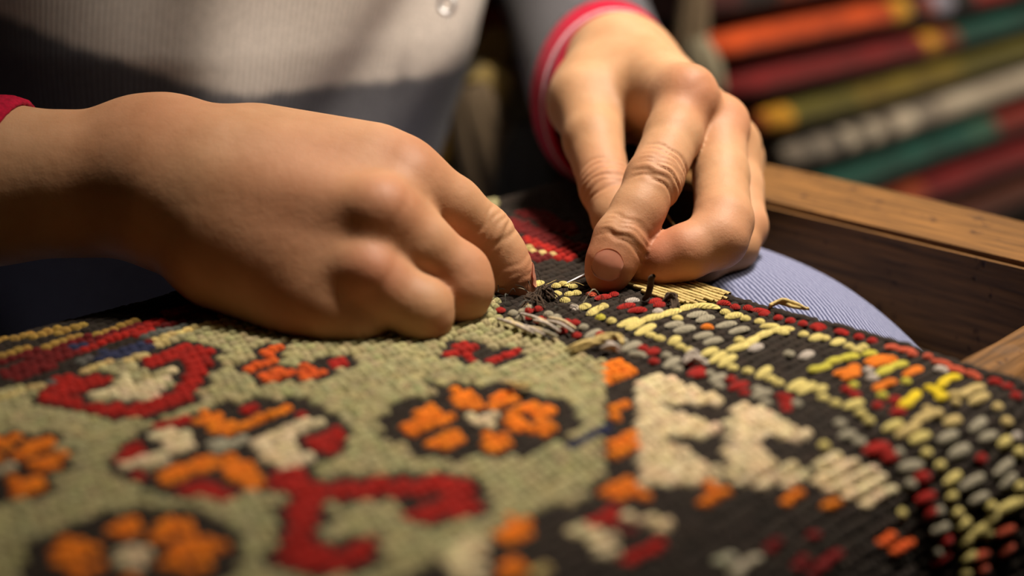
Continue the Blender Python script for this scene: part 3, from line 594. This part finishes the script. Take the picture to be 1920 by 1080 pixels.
# finger nails: thin curved shells lying in the finger tips
def f_nail(nt, b, N, L):
    b.inputs['Roughness'].default_value = .28; b.inputs['Subsurface Weight'].default_value = .2; b.inputs['Subsurface Scale'].default_value = .002
    noise_col(nt, b, s2l((196, 132, 108)), 200, .10)
M_NAIL = mat('nail', f_nail)
def nail(tip_b, ax, facing, length, width, skin):
    ax = unit(ax); n = unit(facing - (facing @ ax) * ax); sd = np.cross(ax, n); nu, nv = 15, 15
    q = skin - tip_b; near = q[(np.linalg.norm(q, axis=1) < .02)]; cu, cv, cn_ = near @ sd, near @ ax, near @ n
    H = np.zeros((nu, nv)); G = np.zeros((nu, nv, 2))
    for i in range(nu):
        for j in range(nv):
            u = i / (nu - 1) * 2 - 1; v = j / (nv - 1) * 2 - 1
            v2 = v * (1 - .55 * abs(u) ** 3.2) if v > 0 else v * (1 - .62 * abs(u) ** 2.4)      # rounded at the cuticle and at the trimmed end
            G[i, j] = (u * width / 2, v2 * length / 2); w_ = (cu - G[i, j, 0]) ** 2 + (cv - G[i, j, 1]) ** 2
            m_ = w_ < .0012 ** 2; H[i, j] = (cn_[m_].max() if m_.any() else cn_.max() - .003)
    for _ in range(3):
        Hp = np.pad(H, 1, mode='edge'); H = (Hp[:-2, 1:-1] + Hp[2:, 1:-1] + Hp[1:-1, :-2] + Hp[1:-1, 2:] + 2 * H) / 6
    V = []
    for lay in (0, 1):
        for i in range(nu):
            for j in range(nv): V.append(tip_b + sd * G[i, j, 0] + ax * G[i, j, 1] + n * (H[i, j] + .00016 - lay * .0010))
    V = np.array(V); k = nu * nv; ii = np.arange(k).reshape(nu, nv)
    q = np.stack([ii[:-1, :-1], ii[1:, :-1], ii[1:, 1:], ii[:-1, 1:]], -1).reshape(-1, 4)
    rim = np.concatenate([ii[0, :], ii[1:, -1], ii[-1, ::-1][1:], ii[::-1, 0][1:-1]])
    rq = np.array([(rim[i], rim[(i + 1) % len(rim)], rim[(i + 1) % len(rim)] + k, rim[i] + k) for i in range(len(rim))])
    return obj('fingernail', mesh_np('fingernail', V, np.vstack([q, q[:, ::-1] + k, rq[:, ::-1]])), M_NAIL, body)
nail(P(1138, 503, .4985), idx_p[6] - idx_p[4], tocam + .05 * cU, .0108, .0104, VR)
nail(li_p[5] - .0015 * unit(li_p[5] - li_p[4]), li_p[5] - li_p[4], .1 * tocL + 1.0 * cR + .15 * cU, .0085, .0080, VL)

# ---------------- clothes
def f_knit(nt, b, N, L):   # striped rib-knit top: bands follow UV.y, ribs follow UV.x
    b.inputs['Roughness'].default_value = .9; b.inputs['Sheen Weight'].default_value = .06; b.inputs['Specular IOR Level'].default_value = .15
    uv = N.new('ShaderNodeUVMap'); sp = N.new('ShaderNodeSeparateXYZ'); L.new(uv.outputs[0], sp.inputs[0])
    n = N.new('ShaderNodeTexNoise'); n.inputs['Scale'].default_value = 140; n.inputs['Detail'].default_value = 4
    geo = N.new('ShaderNodeNewGeometry'); L.new(geo.outputs['Position'], n.inputs['Vector'])
    ad = N.new('ShaderNodeMath'); ad.operation = 'MULTIPLY_ADD'; L.new(n.outputs['Fac'], ad.inputs[0]); ad.inputs[1].default_value = .010; L.new(sp.outputs['Y'], ad.inputs[2])
    r = N.new('ShaderNodeValToRGB'); r.color_ramp.interpolation = 'LINEAR'; L.new(ad.outputs[0], r.inputs[0]); e = r.color_ramp.elements
    e[0].position = .296; e[0].color = (*s2l((112, 112, 118)), 1); e[1].position = .304; e[1].color = (*s2l((240, 230, 220)), 1)
    hm = N.new('ShaderNodeMix'); hm.data_type = 'RGBA'; hm.blend_type = 'MULTIPLY'; hm.inputs[0].default_value = .5
    n3 = N.new('ShaderNodeTexNoise'); n3.inputs['Scale'].default_value = 700; n3.inputs['Detail'].default_value = 3; L.new(geo.outputs['Position'], n3.inputs['Vector'])
    rr = N.new('ShaderNodeValToRGB'); rr.color_ramp.elements[0].position = .35; rr.color_ramp.elements[1].position = .65; rr.color_ramp.elements[0].color = (.5, .5, .5, 1); L.new(n3.outputs['Fac'], rr.inputs[0])
    L.new(r.outputs[0], hm.inputs[6]); L.new(rr.outputs[0], hm.inputs[7]); L.new(hm.outputs[2], b.inputs['Base Color'])
    wv = N.new('ShaderNodeMath'); wv.operation = 'SINE'; m1 = N.new('ShaderNodeMath'); m1.operation = 'MULTIPLY'; m1.inputs[1].default_value = 2 * math.pi * 330
    L.new(sp.outputs['X'], m1.inputs[0]); L.new(m1.outputs[0], wv.inputs[0]); bump(nt, b, wv.outputs[0], .35, .0009)
M_KNIT = mat('striped_rib_knit', f_knit)
def uv_mesh(me, uvs):
    l = me.uv_layers.new(name='UVMap'); vi = np.empty(len(me.loops), np.int32); me.loops.foreach_get('vertex_index', vi); l.data.foreach_set('uv', uvs[vi].astype(np.float32).ravel())
# torso of the knit top: rings stacked in height with folds
zs = np.concatenate([np.linspace(-.12, .13, 70), np.linspace(.14, .40, 20)]); mth = 360
rings = []; uvs = []
for z in zs:
    t = np.linspace(0, 2 * math.pi, mth + 1)            # angle from the front (-y)
    hw = np.interp(z, [-.12, -.06, 0, .04, .08, .14, .40], [.118, .124, .134, .146, .152, .150, .165]); hd = np.interp(z, [-.12, -.05, 0, .05, .12, .40], [.085, .100, .110, .112, .105, .10])
    cx = -.158 + .02 * np.interp(z, [-.1, .1], [-1, 0]); cy = .735 + .12 * max(0, z)
    x = np.sin(t); y = -np.cos(t); tt = (t + math.pi) % (2 * math.pi) - math.pi
    fold = .009 * np.exp(-((tt - .20) / .14) ** 2) - .0015 * np.exp(-((tt - .55) / .20) ** 2) + .004 * np.exp(-((tt - 1.05 - (z - .03) * 3) / .2) ** 2) - .0035 * np.exp(-((tt - .80 - (z - .06) * 4) / .13) ** 2)
    fold += .0015 * np.sin(tt * 5 + z * 40) * (np.abs(tt) < 2) + .0008 * np.sin(tt * 9 - z * 60)
    rings.append(np.stack([cx + (hw + fold) * x, cy + (hd + fold) * y, np.full_like(t, z)], -1)); uvs.append(np.stack([t / (2 * math.pi), (z + .12 - .045 * np.clip(-np.sin(t) + .3, 0, 1.3) * (np.cos(t) > -.2)) / .52], -1))
R_ = np.array(rings); n, m, _ = R_.shape; ii = np.arange(n * m).reshape(n, m); q = np.stack([ii[:-1, :-1], ii[:-1, 1:], ii[1:, 1:], ii[1:, :-1]], -1).reshape(-1, 4)
me = mesh_np('knit_top', R_.reshape(-1, 3), q); uv_mesh(me, np.array(uvs).reshape(-1, 2)); top_o = obj('knit_top', me, M_KNIT, person)
top_o['label'] = 'cream ribbed knit top with a dark grey hem band'
def f_plain(c, rough=.9, sheen=.03, nsc=500, amt=.25):
    def f(nt, b, N, L):
        b.inputs['Roughness'].default_value = rough; b.inputs['Specular IOR Level'].default_value = .15; b.inputs['Sheen Weight'].default_value = sheen
        nn_, r, mp = noise_col(nt, b, c, nsc, amt); bump(nt, b, nn_.outputs['Fac'], .4, .0008)
    return f
M_CRIM = mat('crimson_rib_knit', f_plain(s2l((164, 14, 46)))); M_GREYK = mat('grey_melange_knit', f_plain(s2l((80, 79, 84)), amt=.4)); M_PALE = mat('pale_stripe_knit', f_plain(s2l((186, 150, 158))))
M_CRIM_SHADED = mat('maroon_knit', f_plain(s2l((110, 18, 34))))  # crimson knit with shade put into its colour, for the upper sleeve
def ell_ring(px, py, d, a, b_, tilt, m=96, rib=0., nrib=48, yaw=0., pit=0.):
    c = P(px, py, d); t = np.linspace(0, 2 * math.pi, m, endpoint=False); k = 1 + rib * np.sin(t * nrib) 
    u = a * np.cos(t) * k; v = b_ * np.sin(t) * k; uu = u * math.cos(tilt) - v * math.sin(tilt); vv = u * math.sin(tilt) + v * math.cos(tilt)
    return c + uu[:, None] * cR + vv[:, None] * cU + (uu * yaw + vv * pit)[:, None] * cF
def sleeve(name, rings, m, parent=person, fine=3):
    R0 = np.array(rings); Rf = np.stack([catmull(R0[:, j], fine) for j in range(R0.shape[1])], 1); V, F = tube_rings(Rf); o = obj(name, mesh_np(name, V, F), m, parent)
    s = o.modifiers.new('thick', 'SOLIDIFY'); s.thickness = .0022; s.offset = 1; return o
er = lambda px, py, d, a, b_, rib=0.: ell_ring(px, py, d, a / 1000, b_ / 1000, -.18, rib=rib, yaw=.20, pit=.16)
sleeve('cuff', [er(1152, 189, .612, 28.2, 38.8, .012), er(1150, 187, .620, 29.5, 39.5, .018), er(1148, 184, .630, 30.5, 40.5, .018)], M_CRIM)
sleeve('cuff_stripe', [er(1148, 184, .630, 30.8, 40.8), er(1147, 183, .6320, 31.4, 41.4), er(1146, 182, .634, 31.2, 41.2)], M_PALE)
sleeve('cuff', [er(1146, 182, .634, 31.2, 41.2, .018), er(1141, 178, .643, 33, 43.5, .02), er(1134, 172, .655, 34, 44.5, .012)], M_CRIM)
sleeve('sleeve', [er(1134, 172, .655, 34.5, 45), er(1130, 162, .670, 34.5, 45.5), er(1120, 137, .70, 35, 46), er(1102, 85, .76, 37, 47), er(1074, 0, .84, 40, 48), er(1030, -140, .92, 46, 50)], M_GREYK)
sleeve('upper_sleeve', [er(1030, -140, .92, 46.5, 50.5), er(985, -300, .95, 56, 60), er(880, -480, .93, 60, 62), er(760, -640, .88, 60, 60)], M_CRIM_SHADED)
def yring(px, py, d, rr, rib=0., lean=.0, m=96):   # ring around an arm that runs along image x
    c = P(px, py, d); t = np.linspace(0, 2 * math.pi, m, endpoint=False); k = rr / 1000 * (1 + rib * np.sin(t * 40))
    return c + (k * np.cos(t))[:, None] * cF + (k * np.sin(t) * 1.0)[:, None] * cU + (lean * k * np.sin(t))[:, None] * cR
sleeve('cuff', [yring(10, 345, .500, 28.2, .015, .30), yring(-8, 345, .500, 30, .03, .29), yring(-60, 345, .502, 30.5, .03, .25), yring(-120, 343, .505, 31, .02, .2)], M_CRIM)
sleeve('sleeve', [yring(-120, 343, .505, 31, 0, .2), yring(-200, 338, .515, 38, 0, .1), yring(-330, 320, .54, 44, 0, 0), yring(-520, 230, .60, 48), yring(-640, 60, .68, 52)], M_GREYK)
# little metal charm on the top
cpt = P(838, 8, .655); th = np.linspace(0, 2 * math.pi, 25)
ringp = [cpt + .0035 * math.cos(t_) * cR + .0042 * math.sin(t_) * cU for t_ in th]; V, F = tube_path(ringp, .0012, 8)
def f_metal(nt, b, N, L): b.inputs['Metallic'].default_value = 1; b.inputs['Roughness'].default_value = .42; noise_col(nt, b, (.85, .85, .86), 300, .06)
M_STEEL = mat('steel', f_metal)
obj('charm', mesh_np('charm', V, F), M_STEEL, top_o)
# jeans
def f_denim(nt, b, N, L):
    b.inputs['Roughness'].default_value = .85; b.inputs['Sheen Weight'].default_value = .15; b.inputs['Specular IOR Level'].default_value = .15
    uv = N.new('ShaderNodeUVMap'); sp = N.new('ShaderNodeSeparateXYZ'); L.new(uv.outputs[0], sp.inputs[0])
    geo = N.new('ShaderNodeNewGeometry'); n = N.new('ShaderNodeTexNoise'); n.inputs['Scale'].default_value = 420; n.inputs['Detail'].default_value = 3; L.new(geo.outputs['Position'], n.inputs['Vector'])
    ad = N.new('ShaderNodeMath'); ad.operation = 'ADD'; L.new(sp.outputs['X'], ad.inputs[0]); L.new(sp.outputs['Y'], ad.inputs[1])
    m1 = N.new('ShaderNodeMath'); m1.operation = 'MULTIPLY'; m1.inputs[1].default_value = 2 * math.pi / .0017; L.new(ad.outputs[0], m1.inputs[0])
    a2 = N.new('ShaderNodeMath'); a2.operation = 'MULTIPLY_ADD'; L.new(n.outputs['Fac'], a2.inputs[0]); a2.inputs[1].default_value = 3.0; L.new(m1.outputs[0], a2.inputs[2])
    sn = N.new('ShaderNodeMath'); sn.operation = 'SINE'; L.new(a2.outputs[0], sn.inputs[0])
    r = N.new('ShaderNodeValToRGB'); mp = N.new('ShaderNodeMath'); mp.operation = 'MULTIPLY_ADD'; mp.inputs[1].default_value = .5; mp.inputs[2].default_value = .5; L.new(sn.outputs[0], mp.inputs[0]); L.new(mp.outputs[0], r.inputs[0])
    r.color_ramp.elements[0].position = .15; r.color_ramp.elements[0].color = (*s2l((62, 68, 100)), 1); r.color_ramp.elements[1].position = .8; r.color_ramp.elements[1].color = (*s2l((150, 154, 182)), 1)
    L.new(r.outputs[0], b.inputs['Base Color']); bump(nt, b, mp.outputs[0], .4, .0006)
M_DENIM = mat('blue_denim_twill', f_denim)
def leg(pts, rad, name='jeans_leg'):
    c = catmull(pts, 10); rr = catmull(np.array([[r, r, r] for r in rad]), 10)[:, 0]; V, F = tube_path(c, rr, 64)
    me = mesh_np(name, V, F); s = np.concatenate([[0], np.cumsum(np.linalg.norm(np.diff(c, axis=0), axis=1))]); tt = np.linspace(0, 1, 64, endpoint=False)
    uvs = np.stack([np.broadcast_to(np.abs(tt * 2 - 1)[None] * math.pi * .06, (len(c), 64)), np.broadcast_to(s[:, None] * .55, (len(c), 64))], -1).reshape(-1, 2)
    uv_mesh(me, uvs); return obj(name, me, M_DENIM, person)
def abz(a, b, z): return a * eA + b * eB + z * eZ
leg([abz(.44, -.70, -.15), abz(.435, -.56, -.125), abz(.433, -.45, -.082), abz(.430, -.33, -.064), abz(.428, -.275, -.068), abz(.425, -.245, -.095), abz(.42, -.238, -.17), abz(.42, -.25, -.34), abz(.42, -.27, -.54)], [.075, .070, .064, .060, .056, .053, .056, .054, .050])
leg([abz(.34, -.76, -.14), abz(.22, -.70, -.14), abz(.18, -.58, -.135), abz(.17, -.46, -.13), abz(.17, -.34, -.125), abz(.17, -.27, -.15), abz(.17, -.26, -.28), abz(.17, -.26, -.54)], [.085, .078, .070, .064, .060, .060, .055, .05])

# ---------------- needle (a thing of its own)
n0, n1 = P(1056, 534, .5022), P(1202, 468, .5115); nd = unit(n1 - n0); ln = np.linalg.norm(n1 - n0)
tt = np.array([0, .06, .2, .5, .8, .88]); V, F = tube_path([n0 + nd * ln * t for t in tt], [.0001, .00038, .0006, .00065, .00065, .0005], 10)
needle = empty('sewing_needle', tuple(n0), 'thin shiny steel sewing needle pinched between finger and thumb', 'needle')
obj('shaft', mesh_np('shaft', V, F), M_STEEL, needle)
ec = n0 + nd * ln * .94; ev = unit(np.cross(nd, cF)); th = np.linspace(0, 2 * math.pi, 25); V, F = tube_path([ec + nd * ln * .062 * math.cos(t_) + ev * .0010 * math.sin(t_) for t_ in th], .00042, 8)
obj('eye', mesh_np('eye', V, F), M_STEEL, needle)
# sewing thread from the needle's eye down behind the fingers to the rug
tp = catmull([n1, n1 + .012 * cR + .006 * eZ, P(1300, 470, .528), P(1262, 420, .535), P(1246, 404, .54), P(1225, 440, .53), P(1200, 512, .515)], 10); V, F = tube_path(tp, .00045, 8)
tho = obj('sewing_thread', mesh_np('sewing_thread', V, F), YARNC['tan']); tho['label'] = 'tan wool sewing thread looped from the needle behind the fingers'; tho['category'] = 'thread'

# ================================================================== BACKGROUND: stack of folded rugs
def rug_mat(name, base, bands):
    def f(nt, b, N, L):
        b.inputs['Roughness'].default_value = .9; b.inputs['Sheen Weight'].default_value = .2
        uv = N.new('ShaderNodeTexCoord'); sp = N.new('ShaderNodeSeparateXYZ'); L.new(uv.outputs['Object'], sp.inputs[0])
        n = N.new('ShaderNodeTexNoise'); n.inputs['Scale'].default_value = 28; n.inputs['Detail'].default_value = 4; L.new(uv.outputs['Object'], n.inputs['Vector'])
        ad = N.new('ShaderNodeMath'); ad.operation = 'MULTIPLY_ADD'; L.new(n.outputs['Fac'], ad.inputs[0]); ad.inputs[1].default_value = .02; L.new(sp.outputs['X'], ad.inputs[2])
        r = N.new('ShaderNodeValToRGB'); r.color_ramp.interpolation = 'CONSTANT'; L.new(ad.outputs[0], r.inputs[0])
        e = r.color_ramp.elements; e[0].position = 0; e[0].color = (*s2l(base), 1); e[1].position = .999; e[1].color = (*s2l(base), 1)
        for pos, c in bands:
            q = e.new(pos); q.color = (*s2l(c), 1)
        n2 = N.new('ShaderNodeTexNoise'); n2.inputs['Scale'].default_value = 45; n2.inputs['Detail'].default_value = 5; L.new(uv.outputs['Object'], n2.inputs['Vector'])
        mx = N.new('ShaderNodeMix'); mx.data_type = 'RGBA'; mx.blend_type = 'MULTIPLY'; mx.inputs[0].default_value = .6; rr = N.new('ShaderNodeValToRGB'); rr.color_ramp.elements[0].position = .35; rr.color_ramp.elements[1].position = .65; rr.color_ramp.elements[0].color = (.35, .3, .3, 1)
        L.new(n2.outputs['Fac'], rr.inputs[0]); L.new(r.outputs[0], mx.inputs[6]); L.new(rr.outputs[0], mx.inputs[7]); L.new(mx.outputs[2], b.inputs['Base Color'])
        bump(nt, b, n2.outputs['Fac'], .5, .004)
    return mat(name, f)
STB = -.60
def on_b(px, py, b):          # where the sight line through a pixel meets the upright face of the stack
    r = cF + cR * (px - 960) / FPX - cU * (py - 540) / FPX; t = b / ((r[0] - r[1]) * S2); return cam0 + t * r
def fold_slab(t, m, a0, length, zc, thick, width, setback, seed, name):
    prof = [(thick * .6 * math.cos(q_) - setback - thick * .6, thick * .5 * math.sin(q_)) for q_ in np.linspace(-math.pi / 2, math.pi / 2, 9)] + [(-width, thick * .5), (-width, -thick * .5)]
    us = np.linspace(0, length, 40); ring = []
    for u in us:
        sag = .0016 * math.sin(u * 9 + seed); end = .010 * math.exp(-u / .012)
        ring.append([(u, -(b_ - (end if b_ > -width else 0)), z_ + sag) for b_, z_ in prof])
    V, F = tube_rings(np.array(ring)); mm = len(prof); me = bpy.data.meshes.new(name)
    me.from_pydata([tuple(v) for v in V], [], [tuple(f_) for f_ in F] + [tuple(range(mm))[::-1], tuple(range((len(us) - 1) * mm, len(us) * mm))]); me.update()
    for p_ in me.polygons[:-2]: p_.use_smooth = True
    o = obj(name, me, m, t); o.matrix_parent_inverse = Matrix.Identity(4); o.location = a0 * eA + STB * eB + zc * eZ - np.array(t.location); o.rotation_euler = (0, 0, math.radians(45)); return o
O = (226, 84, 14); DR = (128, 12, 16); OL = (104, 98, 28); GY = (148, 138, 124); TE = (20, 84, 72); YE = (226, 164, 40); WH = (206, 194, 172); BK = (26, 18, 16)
M_GAP_SHADE = rug_mat('rug_backing', BK, [(.3, (40, 20, 16))])  # near-black colour standing in for the shade between stacked rugs
stack = [   # name, px where the left end shows, py of the band's middle at x = 1500, base colour, bands along the rug
 ('patterned', 1315, -2, (70, 18, 16), [(.06, BK), (.10, (150, 60, 20)), (.17, BK), (.24, (120, 24, 20)), (.30, (170, 160, 140)), (.34, BK), (.42, (150, 60, 20)), (.54, BK)], 'dark patterned folded rug at the top of the back stack'),
 ('orange', 1335, 84, O, [(.250, YE), (.275, BK), (.295, (150, 60, 40)), (.32, (170, 170, 190)), (.345, BK), (.38, (160, 40, 30)), (.46, BK)], 'bright orange folded rug in the back stack'),
 ('crimson', 1380, 160, DR, [(.275, YE), (.30, (140, 70, 30)), (.335, TE), (.60, BK)], 'deep red folded rug under the orange one'),
 ('olive', 1445, 232, (190, 90, 40), [(.012, YE), (.042, OL), (.13, (130, 112, 30)), (.30, OL)], 'olive green folded rug with a yellow flowered end'),
 ('grey', 1490, 308, GY, [(.03, (96, 90, 82)), (.045, GY), (.07, (90, 84, 76)), (.085, WH), (.10, (110, 104, 92)), (.12, WH), (.14, (120, 110, 96)), (.16, (226, 214, 190)), (.19, GY), (.23, WH)], 'grey and white patterned folded rug below the olive one'),
 ('teal', 1480, 394, TE, [(.30, (60, 110, 90)), (.35, (140, 40, 26)), (.46, BK)], 'dark teal folded rug near the bottom of the back stack'),
 ('wine', 1480, 476, DR, [(.16, (150, 60, 20)), (.22, DR)], 'wine red folded rug low in the back stack just above the wooden rail'),
 ('brown', 1480, 560, (60, 36, 22), [(.18, (90, 40, 20))], 'blackish brown folded rug at the bottom of the back stack')]
zcs = [on_b(1500, q_[2], STB)[2] for q_ in stack]
for k, (nm, x, y, base, bands, lab) in enumerate(stack):
    zc = zcs[k]; ztop = zc + .5 * ((zcs[k - 1] - zc) if k else (zc - zcs[1])); zbot = zc - .5 * ((zc - zcs[k + 1]) if k < len(stack) - 1 else (zcs[k - 1] - zc))
    pl = on_b(x, y + .26 * (1500 - x), STB); a0 = (pl[0] + pl[1]) * S2; hh_ = ztop - zbot
    t = empty('folded_rug', tuple(a0 * eA + STB * eB + zbot * eZ), lab, 'rug', group='folded rugs stacked at the back')
    fold_slab(t, rug_mat('rug_' + nm, base, bands), a0, 1.0, ztop - .36 * hh_, .66 * hh_, .42, 0., k, 'fold')
    fold_slab(t, M_GAP_SHADE, a0 + .012, .98, zbot + .16 * hh_, .27 * hh_, .42, .014, k, 'under_fold')  # dark set-back slab added in place of the shaded gap below each fold
    zb = zbot
pb = .62 * eA + STB * eB
po = obj('storage_bench', box_mesh('storage_bench', (-.1, .004, -.56 - zb), (1.3, .46, -.003)), M_FLOOR); po.location = (pb[0], pb[1], zb); po.rotation_euler = (0, 0, math.radians(45)); po['label'] = 'low dark bench carrying the stack of folded rugs'; po['category'] = 'bench'
# fringed rug bundles hanging between the sitter and the stack
def yarn_bundle(px, py, d, length, rad, lean, cn, label):
    t = empty('yarn_bundle', tuple(P(px, py, d) - .5 * length * eZ), label, 'yarn', group='yarn bundles in the dark gap')
    top_ = P(px, py, d)
    for k in range(7):
        an = k * 2.4; off = .55 * rad * (k ** .5) / 2.0; o_ = off * np.array([math.cos(an), .6 * math.sin(an), 0])
        pts = catmull([top_ + o_ * .4 + np.array([lean * length * .5, 0, length * .5]), top_ + o_, top_ + o_ * 1.1 + np.array([-lean * length * .5, 0, -length * .5])], 6)
        t_ = np.linspace(0, 1, len(pts)); V, F = tube_path(pts, rad * .5 * (.45 + .55 * np.sin(np.pi * (.1 + .8 * t_)) ** .7), 10); obj('strand', mesh_np('strand', V, F), YARNC[cn], t)
for a_ in [(905, 125, .95, .05, .016, .5, 'tan', 'tan yarn bundle highest beside the sitter'), (935, 170, .92, .035, .014, -.9, 'grey', 'pale tan yarn knot right of the knit top'), (868, 245, .88, .075, .020, .6, 'tan', 'olive tan yarn bundle hanging beside the hem of the knit top'),
           (920, 300, .86, .09, .022, -.3, 'lav', 'greyish brown yarn bundle above the fist'), (985, 340, .84, .07, .018, .1, 'slate', 'dull brown yarn bundle nearest the sleeve'), (965, 215, .95, .03, .010, -.4, 'tan', 'small tan yarn knot in the dark gap'), (830, 260, .86, .05, .014, .7, 'gold', 'narrow tan yarn bundle touching the grey hem'),
           (1298, 50, .96, .09, .011, .05, 'lav', 'beige fringe bundle behind the cuff'), (1318, 120, .96, .035, .012, -.3, 'grey', 'beige fringe bundle at the end of the orange rug')]:
    yarn_bundle(*a_)
